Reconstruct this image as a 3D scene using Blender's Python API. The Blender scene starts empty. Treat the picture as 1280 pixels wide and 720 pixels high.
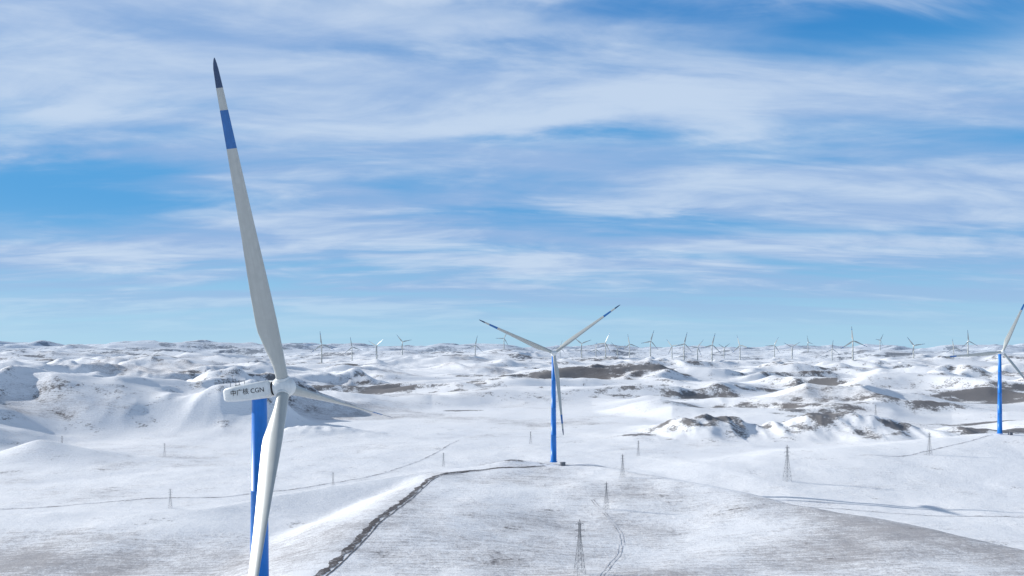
import bpy, math, random
import numpy as np
from mathutils import Matrix, Vector
random.seed(5)
scene=bpy.context.scene
scene.view_settings.view_transform='Standard'
scene.view_settings.look='None'
scene.view_settings.exposure=0
CAMZ=100.0
# ------------------------------------------------------------ noise
rng=np.random.RandomState(11)
PERM=rng.permutation(512).astype(np.int64)
GA=rng.rand(512)*2*np.pi
GX,GY=np.cos(GA),np.sin(GA)
def pn(x,y,seed=0):
    xi=np.floor(x).astype(np.int64); yi=np.floor(y).astype(np.int64)
    xf=x-xi; yf=y-yi
    u=xf*xf*xf*(xf*(xf*6-15)+10); v=yf*yf*yf*(yf*(yf*6-15)+10)
    def g(ix,iy,fx,fy):
        h=PERM[(PERM[(ix+seed*37)&511]+iy)&511]
        return GX[h]*fx+GY[h]*fy
    a=g(xi,yi,xf,yf); b=g(xi+1,yi,xf-1,yf)
    c=g(xi,yi+1,xf,yf-1); d=g(xi+1,yi+1,xf-1,yf-1)
    return ((a+(b-a)*u)+((c+(d-c)*u)-(a+(b-a)*u))*v)*1.5
def fbm(x,y,o=4,seed=0,gain=.5):
    x,y=.8*x-.6*y,.6*x+.8*y
    s=0;a=1;f=1;t=0
    for i in range(o):
        s=s+a*pn(x*f+i*13.7,y*f-i*7.3,seed+i); t+=a; a*=gain; f*=2.03
    return s/t
def ridged(x,y,o=3,seed=0):
    x,y=.8*x+.6*y,-.6*x+.8*y
    s=0;a=1;f=1;t=0
    for i in range(o):
        s=s+a*(1.05-np.sqrt(pn(x*f+i*5.1,y*f+i*9.2,seed+i)**2+.0012)*1.6); t+=a; a*=.40; f*=2.1
    return s/t
def ss(e0,e1,x):
    t=np.clip((x-e0)/(e1-e0),0,1); return t*t*(3-2*t)
def poly_ridge(x,y,pts,w,wfar=None):
    best=np.full(x.shape,1e9); h=np.zeros(x.shape); side=np.zeros(x.shape)
    for (x0,y0,h0),(x1,y1,h1) in zip(pts[:-1],pts[1:]):
        dx,dy=x1-x0,y1-y0; L=dx*dx+dy*dy
        t=np.clip(((x-x0)*dx+(y-y0)*dy)/L,0,1)
        d=np.hypot(x-x0-t*dx,y-y0-t*dy)
        m=d<best
        best=np.where(m,d,best); h=np.where(m,h0+(h1-h0)*t,h)
        side=np.where(m,np.sign((x-x0)*dy-(y-y0)*dx),side)
    return h,best,side
def smax(a,b,k=2.0):
    m=np.maximum(a,b)
    return m+k*np.log(np.exp((a-m)/k)+np.exp((b-m)/k))
def height(x,y,full=False):
    x=np.asarray(x,dtype=float); y=np.asarray(y,dtype=float)
    r=np.hypot(x,y)
    az=x/np.maximum(y,1.0); az=np.where(y<50,np.sign(x)*1.0,az)
    z=2.6*fbm(x/180,y/180,3,3)-2.5
    xl=np.interp(y,[-400,0,200,300,400,480,545,575,600],[-160,-120,-90,-72,-66,-58,-44,-10,10])
    xr=np.interp(y,[-400,0,200,330,400,480,545,588,620],[380,330,250,206,178,125,75,48,40])
    S=ss(-75,0,x-xl)*ss(-75,0,xr-x)*ss(-50,0,592-y)*ss(-900,-500,y)
    plat=19.0*S+(3.4*fbm(x/110,y/110,3,21))*S
    plat=plat-6.5*np.exp(-(((x-40)/75)**2+((y-410)/95)**2))
    plat+=3.0*np.exp(-(((x+4)/26)**2+((y-602)/16)**2))
    h,d,sd_=poly_ridge(x,y,[(0,594,20.5),(-45,565,19),(-115,522,15),(-180,455,11.5),(-300,440,10.5),(-600,420,11)],50)
    w=np.where(sd_>0,26,52)+12*fbm(x/60,y/60,2,8)
    dune=h*np.exp(-(d/w)**1.3)
    apron=4.5*ss(470,400,y)*ss(40,-80,x)*ss(-900,-500,y)+2.0*fbm(x/90,y/60,2,18)*ss(470,400,y)*ss(-40,-110,x)
    h2,d2,s2=poly_ridge(x,y,[(120,640,3),(162,655,8),(295,720,13),(431,770,18),(478,784,20.5),(600,800,19.5),(900,830,13)],120)
    w2=np.where(s2<0,75,135)+20*fbm(x/120,y/120,2,9)
    hb=h2*np.exp(-(d2/w2)**1.8)
    h3,d3,s3=poly_ridge(x,y,[(165,935,6),(205,950,24),(262,975,25),(300,955,15),(360,960,30),(430,945,28),(480,925,18),(560,915,12)],60)
    gl=ridged(x/55,y/110,3,31)
    e=h3*(0.60+0.50*gl)*np.exp(-(d3/(56+20*fbm(x/60,y/60,2,33)))**1.5)
    cone=17*np.exp(-(np.hypot(x+440,y-745)/36)**1.5)+6*np.exp(-(np.hypot((x+390)/1.4,y-735)/30)**2)
    lh=9*np.exp(-(((x+235)/70)**2+((y-960)/30)**2))*(.6+.7*ridged(x/40,y/40,2,35))
    f=smax(smax(plat,dune,1.0),smax(hb,e,1.0),1.0)
    f=np.maximum(f,0)
    z=z+f+cone+apron*(1-S)+lh
    # rolling hills
    rs=np.interp(az,[-1,-.66,-.32,-.24,-.1,.1,.2,.55,.62,1],[880,900,960,1150,1330,1280,1120,1120,1050,1000])
    rs=rs+160*fbm(x/300,y/300,2,39)
    on=ss(0,240,r-rs)
    wx=x+120*fbm(x/450,y/450,2,41); wy=y+120*fbm(x/450,y/450,2,45)
    n1=np.clip(fbm(wx/680,wy/440,2,50)*1.2+.62,0.0,1.1)
    ra=ridged(wx/430,wy/250,2,62)
    ra=np.clip(ra,0,1)**1.4
    rb=ridged(wx/150,wy/130,3,64)
    fine=fbm(wx/60,wy/60,2,70)
    left=ss(-.12,-.3,az)*ss(2800,1900,r)
    gl2=(.13+.20*left)*ss(7000,3500,r)
    An=np.interp(r,[0,1000,1500,2500,4000,8000,20000],[40,48,52,58,52,30,20])
    An=An*(1+.45*left)
    hillA=An*(n1*(.22+.78*ra)+gl2*n1*(rb-.6)+.02*fine*n1)
    Bn=np.interp(r,[0,2200,3500,5000,7000,10000,14000,20000],[0,0,28,66,106,165,225,290])
    fb=fbm(x/1900,y/1500,2,77)
    rb2=ridged(x/1500,y/1100,2,79)
    hillB=Bn*np.clip(.42+.75*fb+.5*(rb2-.6),0,1.2)
    hillB=hillB*np.interp(az,[-.7,-.3,0,.3,.7],[1.2,1.12,.95,.9,.9])
    z=z+on*(hillA+hillB-4)
    z=z+0.28*fbm(x/14,y/14,3,90)*ss(1500,500,r)+.9*fbm(x/45,y/45,2,92)*ss(1500,700,r)
    if full: return z,dict(S=S,e=e,on=on,n1=n1,hb=hb,dune=dune,d3=d3,ra=ra,sd=sd_,d=d)
    return z
# ------------------------------------------------------------ materials
def newmat(name):
    m=bpy.data.materials.new(name); m.use_nodes=True
    nt=m.node_tree; b=nt.nodes['Principled BSDF']
    return m,nt,b
def N(nt,t,**k):
    n=nt.nodes.new(t)
    for a,v in k.items(): setattr(n,a,v)
    return n
def mth(nt,op,a,b=None,c=None,clamp=False):
    n=nt.nodes.new('ShaderNodeMath'); n.operation=op; n.use_clamp=clamp
    for i,v in enumerate((a,b,c)):
        if v is None: continue
        if isinstance(v,(int,float)): n.inputs[i].default_value=v
        else: nt.links.new(v,n.inputs[i])
    return n.outputs[0]
def noise(nt,vec,scale,detail=4,rough=.55,dist=0):
    n=nt.nodes.new('ShaderNodeTexNoise'); n.inputs['Scale'].default_value=scale
    n.inputs['Detail'].default_value=detail; n.inputs['Roughness'].default_value=rough
    n.inputs['Distortion'].default_value=dist
    nt.links.new(vec,n.inputs['Vector']); return n.outputs['Fac']
def mixc(nt,f,a,b):
    n=nt.nodes.new('ShaderNodeMix'); n.data_type='RGBA'
    if isinstance(f,(int,float)): n.inputs[0].default_value=f
    else: nt.links.new(f,n.inputs[0])
    for i,v in ((6,a),(7,b)):
        if isinstance(v,tuple): n.inputs[i].default_value=(*v,1)
        else: nt.links.new(v,n.inputs[i])
    return n.outputs[2]
def mapr(nt,v,a,b,c=0,d=1):
    n=nt.nodes.new('ShaderNodeMapRange'); n.inputs[1].default_value=a;n.inputs[2].default_value=b
    n.inputs[3].default_value=c;n.inputs[4].default_value=d
    n.interpolation_type='SMOOTHSTEP'
    nt.links.new(v,n.inputs[0]); return n.outputs[0]
def paint(name,col,rough=.45,grime=.12):
    m,nt,b=newmat(name)
    tc=N(nt,'ShaderNodeTexCoord')
    f=noise(nt,tc.outputs['Object'],.6,6,.6)
    mp=N(nt,'ShaderNodeMapping'); mp.inputs['Scale'].default_value=(2,2,.10)
    nt.links.new(tc.outputs['Object'],mp.inputs[0])
    f2=noise(nt,mp.outputs[0],1.2,3,.5)
    k=mapr(nt,mth(nt,'MULTIPLY',f,f2),.12,.42,0,1)
    c=mixc(nt,k,tuple(v*(1-grime*1.6) for v in col),col)
    nt.links.new(c,b.inputs['Base Color']); b.inputs['Roughness'].default_value=rough
    return m
M_white=paint('white_paint',(.80,.82,.81),.4,.07)
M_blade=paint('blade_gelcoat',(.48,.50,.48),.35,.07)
M_blue=paint('blue_paint',(.012,.20,.66),.4,.08)
M_stripe=paint('blade_blue',(.03,.16,.45),.4)
M_navy=paint('blade_navy',(.03,.07,.16),.4)
M_steel=paint('galvanised_steel',(.18,.19,.21),.5)
M_dark=paint('dark_rubber',(.03,.03,.035),.6)
# ground
m,nt,b=newmat('snow_ground'); M_ground=m
geo=N(nt,'ShaderNodeNewGeometry'); pos=geo.outputs['Position']
def attr(nm):
    a=N(nt,'ShaderNodeAttribute'); a.attribute_name=nm; return a.outputs['Fac']
rock=attr('rock'); dust=attr('dust'); far_haze=attr('far_haze')
nb=noise(nt,pos,.006,6,.6); nm=noise(nt,pos,.03,8,.72); nf=noise(nt,pos,.35,6,.7); ng=noise(nt,pos,1.3,5,.75)
mp=N(nt,'ShaderNodeMapping'); mp.inputs['Rotation'].default_value=(0,0,math.radians(25)); mp.inputs['Scale'].default_value=(.05,.6,.2)
nt.links.new(pos,mp.inputs[0]); ns=noise(nt,mp.outputs[0],1,5,.65,.6)
snow=mixc(nt,mapr(nt,nb,.35,.65),(.89,.90,.92),(.95,.95,.955))
dsum=mth(nt,'ADD',mth(nt,'MULTIPLY',nf,.42),mth(nt,'MULTIPLY',ng,.66))
dsum=mth(nt,'ADD',dsum,mth(nt,'MULTIPLY',ns,.55))
dsum=mth(nt,'ADD',dsum,mth(nt,'MULTIPLY',nm,.62))
dsum=mth(nt,'ADD',dsum,mth(nt,'MULTIPLY',dust,.32))
dm=mapr(nt,dsum,1.17,1.52,0,.74)
c1=mixc(nt,dm,snow,(.27,.245,.245))
c1=mixc(nt,mth(nt,'MULTIPLY',far_haze,.55),c1,(.46,.57,.70))  # aerial haze painted into the snow colour, bluer with distance
rs_=mth(nt,'ADD',mth(nt,'MULTIPLY',nm,1.7),mth(nt,'MULTIPLY',nf,.7))
rs_=mth(nt,'ADD',rs_,mth(nt,'MULTIPLY',rock,.55))
rm=mapr(nt,rs_,1.42,1.62,0,.86)
rk=mixc(nt,ng,(.05,.046,.048),(.15,.132,.128))
rk=mixc(nt,mth(nt,'MULTIPLY',far_haze,.7),rk,(.27,.34,.43))  # distant rock gets the painted haze tint too
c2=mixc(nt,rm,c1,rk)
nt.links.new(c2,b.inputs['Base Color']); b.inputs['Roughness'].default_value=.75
b.inputs['Specular IOR Level'].default_value=.2
bh=mth(nt,'ADD',mth(nt,'MULTIPLY',nf,1.0),mth(nt,'MULTIPLY',ng,.6))
bh=mth(nt,'ADD',bh,mth(nt,'MULTIPLY',ns,1.6))
bp=N(nt,'ShaderNodeBump'); bp.inputs['Strength'].default_value=.55; bp.inputs['Distance'].default_value=.9
nt.links.new(bh,bp.inputs['Height']); nt.links.new(bp.outputs[0],b.inputs['Normal'])
# ------------------------------------------------------------ terrain
a_f=np.radians(np.linspace(-41,41,1150))
a_b=np.radians(np.linspace(41,319,110)[1:-1])
ang=np.concatenate([a_f,a_b]); na=len(ang)
rad=np.concatenate([np.linspace(2,150,30)[:-1],np.exp(np.linspace(math.log(150),math.log(19000),860))]); nr=len(rad)
RR,AA=np.meshgrid(rad,ang,indexing='ij')
X=(RR*np.sin(AA)).ravel(); Y=(RR*np.cos(AA)).ravel()
Z,info=height(X,Y,True)
co=np.stack([X,Y,Z],1).astype(np.float32)
i=np.arange(nr-1)[:,None]; j=np.arange(na)[None,:]; j2=(j+1)%na
q=np.stack([i*na+j,(i+0)*na+j2,(i+1)*na+j2,(i+1)*na+j],-1).reshape(-1,4)
me=bpy.data.meshes.new('terrain')
me.vertices.add(len(co)); me.vertices.foreach_set('co',co.ravel())
me.loops.add(q.size); me.loops.foreach_set('vertex_index',q[:,::-1].ravel().astype(np.int32))
me.polygons.add(len(q)); me.polygons.foreach_set('loop_start',np.arange(0,q.size,4,dtype=np.int32))
me.polygons.foreach_set('loop_total',np.full(len(q),4,dtype=np.int32))
me.update(calc_edges=True)
me.shade_smooth()
def gb(cx,cy,rx,ry): return np.exp(-(((X-cx)/rx)**2+((Y-cy)/ry)**2))
R_=np.hypot(X,Y)
Zg=Z.reshape(nr,na); dz=(np.gradient(Zg,axis=0)/np.gradient(RR,axis=0)).ravel()
rock=np.zeros(len(X))
rock+=1.1*np.clip(info['e']/12,0,1)*(.45+.9*fbm(X/36,Y/36,2,101))
for c in [(-8,598,24,9,1.1),(34,592,16,9,.75),(130,2250,190,90,.9),(700,1230,210,50,1.05),(620,1060,80,22,1.0),(-260,1750,60,50,1.0),(440,2300,90,60,1.0),(150,925,28,8,.9),(900,1500,160,60,.9),(-120,2600,80,50,.9),
          (-90,1350,60,14,.8),(560,930,60,12,.9),(1000,2600,200,60,.9),(300,3000,160,60,.8),(-900,1500,120,50,.8)]:
    rock+=c[4]*gb(*c[:4])
pa=fbm(X/420,Y/200,3,110)
rock+=info['on']*(.58*ss(.12,.40,pa)+.48*ss(.10,.30,dz)*ss(-.1,.28,fbm(X/600,Y/600,2,140)))
rock+=info['on']*.22*ss(3500,7000,R_)
dust=.08+.28*info['S']+1.0*gb(-240,355,160,48)*ss(440,424,Y)+.36*ss(.0,.4,fbm(X/140,Y/90,4,120))+.40*info['S']*fbm(X/70,Y/120,3,125)
dust+=.85*gb(180,370,45,85)
dust-=.35*np.clip(info['hb']/8,0,1)+.55*np.clip(info['dune']/6,0,1)*(1-info['S'])*ss(405,430,Y)
dust=np.where(R_>1000,.0+.65*ss(0,.4,fbm(X/300,Y/200,3,130)),dust)
far_haze=ss(2500,11000,R_)  # weight of the painted distance haze
for nm_,arr in (('rock',rock),('dust',dust),('far_haze',far_haze)):
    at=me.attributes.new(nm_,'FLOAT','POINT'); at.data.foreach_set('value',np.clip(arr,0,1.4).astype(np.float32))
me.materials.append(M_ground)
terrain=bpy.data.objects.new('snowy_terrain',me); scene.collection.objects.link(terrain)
def gz(x,y): return float(height(np.array([x]),np.array([y]))[0])
# ------------------------------------------------------------ tracks
def dirt(name,lo,hi,dark,light):
    m,nt,b=newmat(name)
    geo=N(nt,'ShaderNodeNewGeometry'); pos=geo.outputs['Position']
    n1=noise(nt,pos,.9,6,.75); n2=noise(nt,pos,.12,4,.6)
    k=mapr(nt,mth(nt,'ADD',mth(nt,'MULTIPLY',n1,.6),mth(nt,'MULTIPLY',n2,.5)),lo,hi)
    nt.links.new(mixc(nt,k,dark,light),b.inputs['Base Color']); b.inputs['Roughness'].default_value=.9
    return m
M_dirt=dirt('frozen_dirt',.55,.70,(.085,.075,.075),(.60,.61,.64))
M_dirt2=dirt('snowy_dirt',.45,.60,(.26,.24,.24),(.78,.79,.82))
def obj(name,me,mats,parent=None):
    for mm in mats: me.materials.append(mm)
    o=bpy.data.objects.new(name,me); scene.collection.objects.link(o)
    if parent: o.parent=parent
    return o
def catmull(P,step=3):
    P=[np.array(p,float) for p in P]; P=[2*P[0]-P[1]]+P+[2*P[-1]-P[-2]]
    out=[]
    for k in range(1,len(P)-2):
        n=max(2,int(np.linalg.norm(P[k+1]-P[k])/step))
        for t in np.arange(n)/n:
            out.append(.5*((2*P[k])+(-P[k-1]+P[k+1])*t+(2*P[k-1]-5*P[k]+4*P[k+1]-P[k+2])*t*t+(-P[k-1]+3*P[k]-3*P[k+1]+P[k+2])*t**3))
    out.append(P[-2]); return np.array(out)
def track(pts,lanes,mat,name='dirt_track',st=1.0,jw=1.0):
    c=catmull(pts,st); t=np.gradient(c,axis=0); t/=np.linalg.norm(t,axis=1)[:,None]
    nrm=np.stack([-t[:,1],t[:,0]],1); s=np.arange(len(c))*st
    V=[];F=[]
    for li,(a,b_) in enumerate(lanes):
        base=len(V); K=4; w=(b_-a)*jw
        for k_ in range(K):
            o=a+(b_-a)*k_/(K-1)
            sg=(k_/(K-1)*2-1)
            jit=w*(.5*sg*pn(s/9.0+li*50,s*0+k_*.3,5)+.22*pn(s/2.6+li*9,s*0+k_*2.3,9)+.15*pn(s/1.1+li*9,s*0+k_*4.3,19))+.8*pn(s/30,s*0+.5,77)
            p=c+nrm*(o+jit)[:,None]
            zz=height(p[:,0],p[:,1])+.14
            V+= [tuple(v) for v in np.column_stack([p,zz])]
        n=len(c)
        for k_ in range(K-1):
            for q_ in range(n-1):
                F.append((base+k_*n+q_,base+(k_+1)*n+q_,base+(k_+1)*n+q_+1,base+k_*n+q_+1)[::-1])
    me=bpy.data.meshes.new(name); me.from_pydata(V,[],F); me.update()
    return obj(name,me,[mat])
track([(24,583),(5,570),(-22,556),(-46,538),(-55,505),(-59,450),(-63,400),(-67,350),(-71,300),(-75,250)],[(-2.7,.5),(1.5,2.1)],M_dirt)
track([(38,586),(75,568),(120,548),(190,515),(260,492),(340,485),(440,478)],[(-.8,.8)],M_dirt2,st=2)
track([(-400,505),(-340,505),(-290,515),(-240,540),(-190,556),(-120,640),(-80,760),(-60,900)],[(-1.2,.8)],M_dirt2,st=2)
track([(50,365),(46,345),(38,318),(30,290),(26,270)],[(-.9,-.5),(.6,1.0)],M_dirt2)
track([(50,365),(53,390),(54,420),(47,470)],[(-.9,-.5),(.6,1.0)],M_dirt2)
track([(470,782),(400,730),(340,690),(300,690)],[(-.8,.8)],M_dirt2,st=2)
# ------------------------------------------------------------ turbine parts
def lathe(prof,seg=32):
    V=[];F=[]
    for (r,z) in prof:
        for k in range(seg):
            a=2*math.pi*k/seg; V.append((r*math.cos(a),r*math.sin(a),z))
    for i_ in range(len(prof)-1):
        for k in range(seg):
            k2=(k+1)%seg; F.append((i_*seg+k,i_*seg+k2,(i_+1)*seg+k2,(i_+1)*seg+k))
    F.append(tuple(range(seg))[::-1]); F.append(tuple((len(prof)-1)*seg+k for k in range(seg)))
    return V,F
def mk(name,V,F,smooth=True):
    me=bpy.data.meshes.new(name); me.from_pydata(V,[],F); me.update()
    if smooth: me.shade_smooth()
    return me
HH=80.0; OVER=5.0; RB=60.0
def build_meshes(RB,CW=1.0,TW=1.0,towermat=None):
    ms={}
    prof=[]
    for z in [0,.6,.601,20,20.02,20.12,20.14,40,40.02,40.12,40.14,60,60.02,60.12,60.14,HH-2.6,HH-2.2,HH-1.6]:
        r=(2.2+(1.38-2.2)*z/HH)*TW
        if z<.7: r+= .5 if z<=.6 else 0
        if abs(z%20-.07)<.06 and z>1: r+=.05
        prof.append((r,z))
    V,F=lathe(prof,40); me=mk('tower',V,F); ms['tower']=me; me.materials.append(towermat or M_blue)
    for p in me.polygons:
        if abs(p.normal.z)>.8: p.use_smooth=False
    def sec(x,hw,zb,zt,rr,n=6):
        pts=[]
        for (cx,cz,a0) in ((hw-rr,zt-rr,0),(-hw+rr,zt-rr,90),(-hw+rr,zb+rr,180),(hw-rr,zb+rr,270)):
            for k in range(n):
                a=math.radians(a0+90*k/(n-1)); pts.append((x,cx+rr*math.cos(a),cz+rr*math.sin(a)))
        return pts
    S_=[sec(-6.9,.9,-.7,.55,.45),sec(-6.75,1.35,-1.15,.95,.5),(sec(-6.2,1.6,-1.4,1.25,.5)),sec(-4,1.8,-1.6,1.45,.5),sec(-1,1.9,-1.65,1.6,.5),
        sec(1.6,1.9,-1.65,1.72,.6),sec(2.5,1.75,-1.5,1.6,.8),sec(2.9,1.45,-1.3,1.35,1.0)]
    V=[];F=[];n=len(S_[0])
    for s_ in S_: V+=s_
    for a in range(len(S_)-1):
        for k in range(n):
            k2=(k+1)%n; F.append((a*n+k,(a+1)*n+k,(a+1)*n+k2,a*n+k2)[::-1])
    F.append(tuple(range(n))); F.append(tuple((len(S_)-1)*n+k for k in range(n))[::-1])
    me=mk('nacelle',V,F); me.materials.append(M_white); ms['nacelle']=me
    V=[];F=[]
    def box(x0,x1,y0,y1,z0,z1):
        b0=len(V)
        for x in (x0,x1):
            for y in (y0,y1):
                for z in (z0,z1): V.append((x,y,z))
        for f in ((0,1,3,2),(4,6,7,5),(0,4,5,1),(2,3,7,6),(0,2,6,4),(1,5,7,3)): F.append(tuple(b0+k for k in f))
    for yy in (-1.1,1.1):
        box(-5.2,-5.12,yy-.04,yy+.04,1.2,2.9); box(-3.4,-3.32,yy-.04,yy+.04,1.3,2.4)
        box(-5.12,-3.4,yy-.03,yy+.03,2.2,2.28)
    box(-5.19,-5.13,-1.06,1.06,2.82,2.89); box(-5.18,-5.14,-.03,.03,2.9,3.5); box(-5.4,-4.9,-.05,.05,3.5,3.58)
    box(-4.6,-3.9,-.5,.5,1.35,1.62)
    ms['mast']=mk('weather_mast',V,F,False); ms['mast'].materials.append(M_steel)
    prof=[(1.2,-1.75),(1.75,-1.6),(1.95,-1.2),(2.0,0),(1.95,.6),(1.75,1.2),(1.35,1.75),(.8,2.1),(.3,2.25),(.02,2.28)]
    V,F=lathe(prof,36); V=[(z,x,y) for x,y,z in V]
    ms['hub']=mk('hub',V,F); ms['hub'].materials.append(M_white)
    V,F=lathe([(1.32,-.7),(1.32,.5)],36); V=[(z-2.0,x,y) for x,y,z in V]
    ms['collar']=mk('main_bearing',V,F); ms['collar'].materials.append(M_dark)
    T=np.array([0.025,.045,.06,.08,.105,.13,.16,.19,.22,.26,.31,.37,.43,.5,.57,.64,.7,.7501,.7502,.8,.858,.8581,.9,.919,.9191,.95,.97,.985,.995,1.0])
    ch=np.interp(T,[0,.05,.08,.13,.19,.22,.3,.5,.75,.92,.97,.985,.995,1],[2.3,2.3,2.5,3.3,4.05,4.1,3.8,2.75,1.75,1.15,.85,.6,.33,.08])*CW
    th=np.interp(T,[0,.05,.08,.13,.19,.3,.5,1],[1,1,.85,.55,.36,.27,.2,.16])
    tw=np.interp(T,[0,.2,.4,.7,1],[15,13,7,2.5,0])
    npt=22; V=[]
    for t,c,h_,w_ in zip(T,ch,th,tw):
        k=min(1,max(0,(h_-.36)/.6))
        for s_ in range(npt):
            a=2*math.pi*s_/npt
            cx=math.cos(a); cy=math.sin(a)
            xx=(cx+1)/2; yt=5*h_*(.2969*math.sqrt(max(0,1-xx))-.126*(1-xx)-.3516*(1-xx)**2+.2843*(1-xx)**3-.1036*(1-xx)**4)
            ax=xx-.68; ay=(yt if cy>=0 else -yt*.75)
            px=(ax*(1-k)+cx*.5*k)*c; py=(ay*(1-k)+cy*.5*k*h_)*c
            p=math.radians(w_)
            V.append((px*math.sin(p)-py*math.cos(p), px*math.cos(p)+py*math.sin(p), t*RB))
    F=[];n=len(T)
    for a in range(n-1):
        for s_ in range(npt):
            s2=(s_+1)%npt; F.append((a*npt+s_,a*npt+s2,(a+1)*npt+s2,(a+1)*npt+s_)[::-1])
    F.append(tuple(range(npt))); F.append(tuple((n-1)*npt+k for k in range(npt))[::-1])
    me=mk('blade',V,F)
    for mm in (M_blade,M_stripe,M_navy): me.materials.append(mm)
    for p in me.polygons:
        t=p.center.z/RB
        p.material_index= 2 if t>.919 else (1 if .750<t<.858 else 0)
    ms['blade']=me
    V,F=lathe([(1.28,1.45),(1.28,2.0),(1.2,2.05)],30); ms['root']=mk('blade_root',V,F); ms['root'].materials.append(M_white)
    return ms
MS=build_meshes(RB)
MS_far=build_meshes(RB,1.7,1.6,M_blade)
def turbine(x,y,zbase,yaw,phi,tilt=5,cone=2.5,pitch=78,rscale=1.0,lettering=False,detail=True,MS=MS):
    e=bpy.data.objects.new('wind_turbine',None); scene.collection.objects.link(e)
    e.location=(x,y,zbase); e.rotation_euler=(0,0,math.radians(yaw))
    def ch(name,me,mat=None):
        o=bpy.data.objects.new(name,me); scene.collection.objects.link(o); o.parent=e
        if mat is not None: o.matrix_basis=mat
        return o
    ch('tower',MS['tower'])
    Tn=Matrix.Translation((0,0,HH-OVER*math.sin(math.radians(tilt))))@Matrix.Rotation(math.radians(-tilt),4,'Y')
    ch('nacelle',MS['nacelle'],Tn)
    if detail: ch('weather_mast',MS['mast'],Tn)
    Th=Tn@Matrix.Translation((OVER,0,0))
    ch('hub',MS['hub'],Th); ch('main_bearing',MS['collar'],Th)
    for k in range(3):
        Rb=Th@Matrix.Rotation(-math.radians(phi+120*k),4,'X')@Matrix.Rotation(math.radians(cone),4,'Y')
        ch('blade_root_%d'%(k+1),MS['root'],Rb)
        ch('blade_%d'%(k+1),MS['blade'],Rb@Matrix.Rotation(-math.radians(pitch),4,'Z')@Matrix.Diagonal((1,1,rscale,1)))
    if lettering:
        cu=bpy.data.curves.new('lettering','FONT'); cu.body='中广核 CGN'; cu.size=1.25; cu.extrude=.01; cu.align_x='CENTER'; cu.align_y='CENTER'
        cu.materials.append(M_dark)
        o=bpy.data.objects.new('lettering',cu); scene.collection.objects.link(o); o.parent=e
        o.matrix_basis=Tn@Matrix.Translation((-1.6,-1.93,0.05))@Matrix.Rotation(math.radians(90),4,'X')
    return e
F_=1000.
hub=np.array([-285*.154,154.,CAMZ-46*.154])
def proj(p): return np.array([640+F_*p[0]/p[1],438-F_*(p[2]-CAMZ)/p[1]])
def tip(P,k,t=1):
    R,ps,ta,ph,ka=P; a=ph+k*2*math.pi/3
    ax=np.array([math.cos(ps)*math.cos(ta),-math.sin(ps)*math.cos(ta),math.sin(ta)])
    u=np.array([math.sin(ps),math.cos(ps),0]); w=np.array([-math.sin(ta)*math.cos(ps),math.sin(ta)*math.sin(ps),math.cos(ta)])
    d=math.cos(a)*w+math.sin(a)*u
    return hub+R*t*(d*math.cos(ka)+ax*math.sin(ka))
def res(P):
    a=proj(tip(P,0)); b_=proj(tip(P,1))
    p0=proj(tip(P,2,.2)); p1=proj(tip(P,2,.7)); xx=p0[0]+(p1[0]-p0[0])*(700-p0[1])/(p1[1]-p0[1])
    return np.array([a[0]-268,a[1]-72,b_[0]-491,b_[1]-522,xx-322])
P=np.array([62,.15,.08,-.35,.04])
for it in range(40):
    r0=res(P); J=np.zeros((5,5))
    for k in range(5):
        d=P.copy(); d[k]+=1e-4; J[:,k]=(res(d)-r0)/1e-4
    P=P-.7*np.linalg.solve(J,r0)
RM=P[0]; psi=P[1]; tau=P[2]
bx=hub[0]-OVER*math.cos(tau)*math.cos(psi); by=hub[1]+OVER*math.cos(tau)*math.sin(psi)
turbine(bx,by,hub[2]-HH,-math.degrees(psi),math.degrees(P[3]),math.degrees(tau),math.degrees(P[4]),pitch=72,rscale=RM/RB,lettering=True)
turbine(30.6,588,18.0,-90,54,5,2.5,pitch=25)
turbine(478,784,18.5,-93,25,5,2.5,pitch=18)
rows=[(352,4300),(402,3800),(440,4300),(471,4000),(503,4700),(594,4800),(630,5900),(727,4300),(757,3900),(787,4800),(813,4100),(855,3700),(890,3800),(925,4200),(968,5600),(1010,6000),(1066,3600),(1142,4500),(1192,5200),(1210,4100),(1100,5800),(700,6000),(745,5600),(772,5200),(840,5400),(872,5000),(905,5600),(990,5400),(1040,5200)]
for k,(px,yy) in enumerate(rows):
    ys=np.linspace(yy*.92,yy*1.08,60); xs=(px-640)/1000*ys
    hz=height(xs,ys); b_=int(np.argmax((hz-CAMZ)/ys))
    turbine(xs[b_],ys[b_],hz[b_]-1,-90+random.uniform(-35,35),random.uniform(0,120),pitch=10,detail=False,MS=MS_far)
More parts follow.
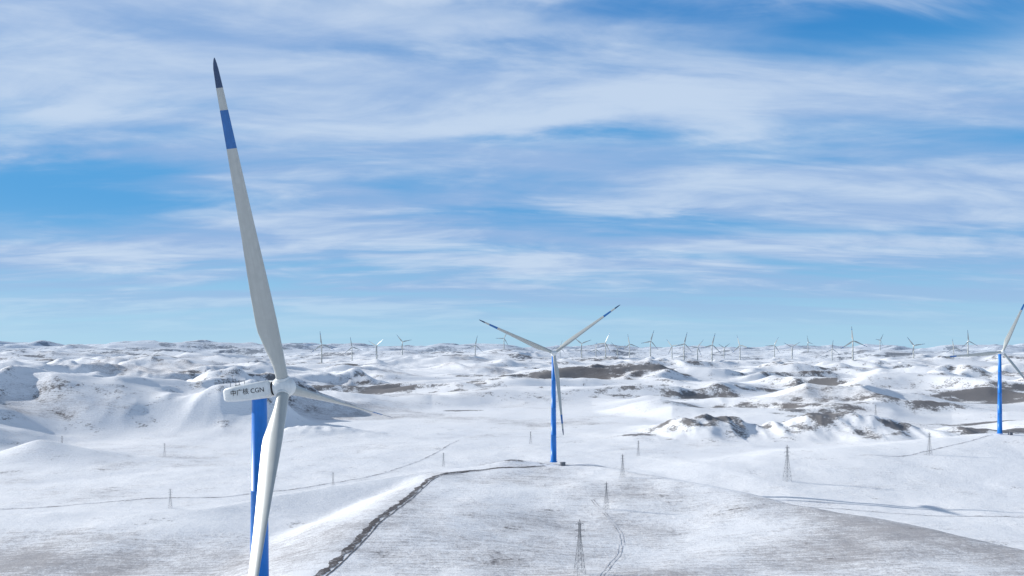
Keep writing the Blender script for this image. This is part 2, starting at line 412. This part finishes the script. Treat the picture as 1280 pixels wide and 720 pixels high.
# ------------------------------------------------------------ pylons
def pylon_mesh(h,wb):
    V=[];F=[]
    def bar(p,q,r=.09):
        r*=.62
        p=Vector(p);q=Vector(q);d=(q-p); L=d.length
        if L<1e-4:return
        zq=d.to_track_quat('Z','Y'); b0=len(V)
        for s_ in (0,L):
            for a in range(4):
                v=zq@Vector((r*math.cos(a*math.pi/2),r*math.sin(a*math.pi/2),s_))+p; V.append(tuple(v))
        for a in range(4): F.append((b0+a,b0+(a+1)%4,b0+4+(a+1)%4,b0+4+a))
    def W(z): return max(wb*(1-z/(h*.72)),.0)/2*1.0+.35
    L=[0]
    while L[-1]<h*.92: L.append(min(h*.93,L[-1]+max(1.1,W(L[-1])*1.7)))
    cs=[(-1,-1),(1,-1),(1,1),(-1,1)]
    for a,b_ in zip(L[:-1],L[1:]):
        wa,wb_=W(a),W(b_)
        for k in range(4):
            c,d=cs[k],cs[(k+1)%4]
            bar((c[0]*wa,c[1]*wa,a),(c[0]*wb_,c[1]*wb_,b_),.12)
            bar((c[0]*wa,c[1]*wa,a),(d[0]*wb_,d[1]*wb_,b_),.06)
            bar((d[0]*wa,d[1]*wa,a),(c[0]*wb_,c[1]*wb_,b_),.06)
            bar((c[0]*wb_,c[1]*wb_,b_),(d[0]*wb_,d[1]*wb_,b_),.06)
    for k in range(4): bar((cs[k][0]*W(L[-1]),cs[k][1]*W(L[-1]),L[-1]),(0,0,h),.08)
    for zz,ln in ((h*.92,1.6),(h*.80,2.1),(h*.69,1.7)):
        for s_ in (-1,1):
            for yy in (-.3,.3): bar((s_*.3,yy,zz-.3),(s_*ln,0,zz),.07); bar((s_*.3,yy,zz+.5),(s_*ln,0,zz),.05)
            bar((s_*ln,0,zz),(s_*ln,0,zz-1.0),.07)
    return mk('lattice',V,F,False)
PM=pylon_mesh(21,2.8); PM.materials.append(M_steel)
for (x,y,h) in [(25.8,305,21),(53,449,16),(73,528,16),(203,590,27),(-217,508,13),(-132,590,12),(360,690,20),(-450,800,14),(500,1100,20),(-330,760,13),(-60,700,13),(20,860,14),(120,760,15)]:
    e=bpy.data.objects.new('electricity_pylon',None); scene.collection.objects.link(e)
    e.location=(x,y,gz(x,y)-.15); e.scale=(h/21,)*3; e.rotation_euler=(0,0,math.radians(20))
    o=bpy.data.objects.new('lattice_frame',PM); scene.collection.objects.link(o); o.parent=e
def kiosk(x,y,rot):
    e=bpy.data.objects.new('transformer_kiosk',None); scene.collection.objects.link(e)
    e.location=(x,y,gz(x,y)); e.rotation_euler=(0,0,rot)
    V=[];F=[]
    def box(x0,x1,y0,y1,z0,z1):
        b0=len(V)
        for a in (x0,x1):
            for b_ in (y0,y1):
                for c in (z0,z1): V.append((a,b_,c))
        for f in ((0,1,3,2),(4,6,7,5),(0,4,5,1),(2,3,7,6),(0,2,6,4),(1,5,7,3)): F.append(tuple(b0+k for k in f))
    box(-1.7,1.7,-1.2,1.2,-.3,2.4); box(-1.9,1.9,-1.4,1.4,2.41,2.6)
    box(-1.3,-.1,-1.24,-1.203,.2,2.1); box(.1,1.3,-1.24,-1.203,.2,2.1)
    o=bpy.data.objects.new('kiosk_body',mk('kiosk_body',V,F,False)); o.data.materials.append(M_steel)
    scene.collection.objects.link(o); o.parent=e
kiosk(37,584,.3); kiosk(486,780,.2)
# ------------------------------------------------------------ light
SUN_EL=math.radians(21.5); SUN_AZ=math.radians(-73)
sd=Vector((math.sin(SUN_AZ)*math.cos(SUN_EL),math.cos(SUN_AZ)*math.cos(SUN_EL),math.sin(SUN_EL)))
L=bpy.data.lights.new('sun','SUN'); L.energy=5.0; L.angle=math.radians(.5); L.color=(1,.97,.92)
lo=bpy.data.objects.new('sun',L); scene.collection.objects.link(lo); lo.rotation_euler=(-sd).to_track_quat('-Z','Y').to_euler()
# ------------------------------------------------------------ world
w=bpy.data.worlds.new('World'); scene.world=w; w.use_nodes=True; nt=w.node_tree
bg=nt.nodes['Background']; bg.inputs['Strength'].default_value=.1
sky=N(nt,'ShaderNodeTexSky'); sky.sky_type='NISHITA'; sky.sun_disc=False
sky.sun_elevation=SUN_EL; sky.sun_rotation=SUN_AZ; sky.altitude=1200; sky.air_density=1.0; sky.dust_density=.3; sky.ozone_density=3.0
tc=N(nt,'ShaderNodeTexCoord'); sep=N(nt,'ShaderNodeSeparateXYZ'); nt.links.new(tc.outputs['Generated'],sep.inputs[0])
el=sep.outputs[2]
g1=mixc(nt,mapr(nt,el,0.0,.18),(3.9,6.6,8.7),(.9,3.7,7.4))
g2=mixc(nt,mapr(nt,el,.25,.40),g1,(.30,2.4,6.2))
g2=mixc(nt,mapr(nt,el,.42,.62),g2,(1.9,2.3,3.0))  # sky above the view, colour set for ambient fill on the snow
base=mixc(nt,.90,sky.outputs[0],g2)
zc=mth(nt,'ADD',mth(nt,'MAXIMUM',el,0),.13)
cx=mth(nt,'DIVIDE',sep.outputs[0],zc); cy=mth(nt,'DIVIDE',sep.outputs[1],zc)
cb=N(nt,'ShaderNodeCombineXYZ'); nt.links.new(cx,cb.inputs[0]); nt.links.new(cy,cb.inputs[1])
def cmap(sx,sy,rot,off):
    mp=N(nt,'ShaderNodeMapping'); mp.inputs['Scale'].default_value=(sx,sy,1); mp.inputs['Rotation'].default_value=(0,0,math.radians(rot)); mp.inputs['Location'].default_value=off
    nt.links.new(cb.outputs[0],mp.inputs[0]); return mp.outputs[0]
nA=noise(nt,cmap(.55,2.0,5,(3.1,1.7,0)),1,4,.5,.4)
nB=noise(nt,cmap(1.2,2.4,-12,(7,2,3)),1,7,.58,.6)
nC=noise(nt,cmap(.35,.9,14,(1,5,7)),1,3,.5,.2)
nD=noise(nt,cmap(2.4,6.0,-16,(4,1,9)),1,6,.6,.8)
cs_=mth(nt,'ADD',mth(nt,'MULTIPLY',nA,.50),mth(nt,'MULTIPLY',nB,.22)); cs_=mth(nt,'ADD',cs_,mth(nt,'MULTIPLY',nC,.24)); cs_=mth(nt,'ADD',cs_,mth(nt,'MULTIPLY',nD,.06))
ysafe=mth(nt,'MAXIMUM',sep.outputs[1],.05)
gu=mth(nt,'DIVIDE',sep.outputs[0],ysafe); gv=mth(nt,'DIVIDE',el,ysafe)
gv=mth(nt,'ADD',gv,mth(nt,'MULTIPLY',mth(nt,'SUBTRACT',nB,.5),.14))
tot=None
for (u0,v0,wu,wv,am) in [(.50,.420,.22,.038,.15),(-.14,.44,.18,.03,.11),(.12,.258,.20,.022,.055),(-.58,.215,.14,.028,.06),(.28,.165,.16,.012,.05),(.1,.42,.1,.02,.03)]:
    a=mth(nt,'MULTIPLY',mth(nt,'SUBTRACT',gu,u0),1/wu); c_=mth(nt,'MULTIPLY',mth(nt,'SUBTRACT',gv,v0),1/wv)
    g=mth(nt,'EXPONENT',mth(nt,'MULTIPLY',mth(nt,'ADD',mth(nt,'MULTIPLY',a,a),mth(nt,'MULTIPLY',c_,c_)),-1.0))
    g=mth(nt,'MULTIPLY',g,am)
    tot=g if tot is None else mth(nt,'ADD',tot,g)
cs_=mth(nt,'SUBTRACT',cs_,tot)
cl=mapr(nt,cs_,.375,.56,0,.86)
hz=mapr(nt,el,.01,.10,.15,1.0)
cl=mth(nt,'MULTIPLY',cl,hz)
up=mapr(nt,el,.42,.62,1.0,.25); cl=mth(nt,'MULTIPLY',cl,up)  # clouds thinned above the view, also to set the ambient fill
bright=mth(nt,'ADD',mth(nt,'MULTIPLY',nB,.50),mth(nt,'MULTIPLY',nC,.40)); bright=mth(nt,'ADD',bright,mth(nt,'MULTIPLY',nD,.20))
cc=mixc(nt,mapr(nt,bright,.49,.69),(3.4,4.9,7.6),(6.1,7.2,8.8))
nt.links.new(mixc(nt,cl,base,cc),bg.inputs['Color'])
# ------------------------------------------------------------ camera
cam=bpy.data.cameras.new('camera'); co_=bpy.data.objects.new('camera',cam); scene.collection.objects.link(co_)
co_.location=(0,0,CAMZ); co_.rotation_euler=(math.radians(90),0,0)
cam.sensor_width=36; cam.lens=28.125; cam.shift_y=78/1280; cam.clip_start=1; cam.clip_end=60000
scene.camera=co_
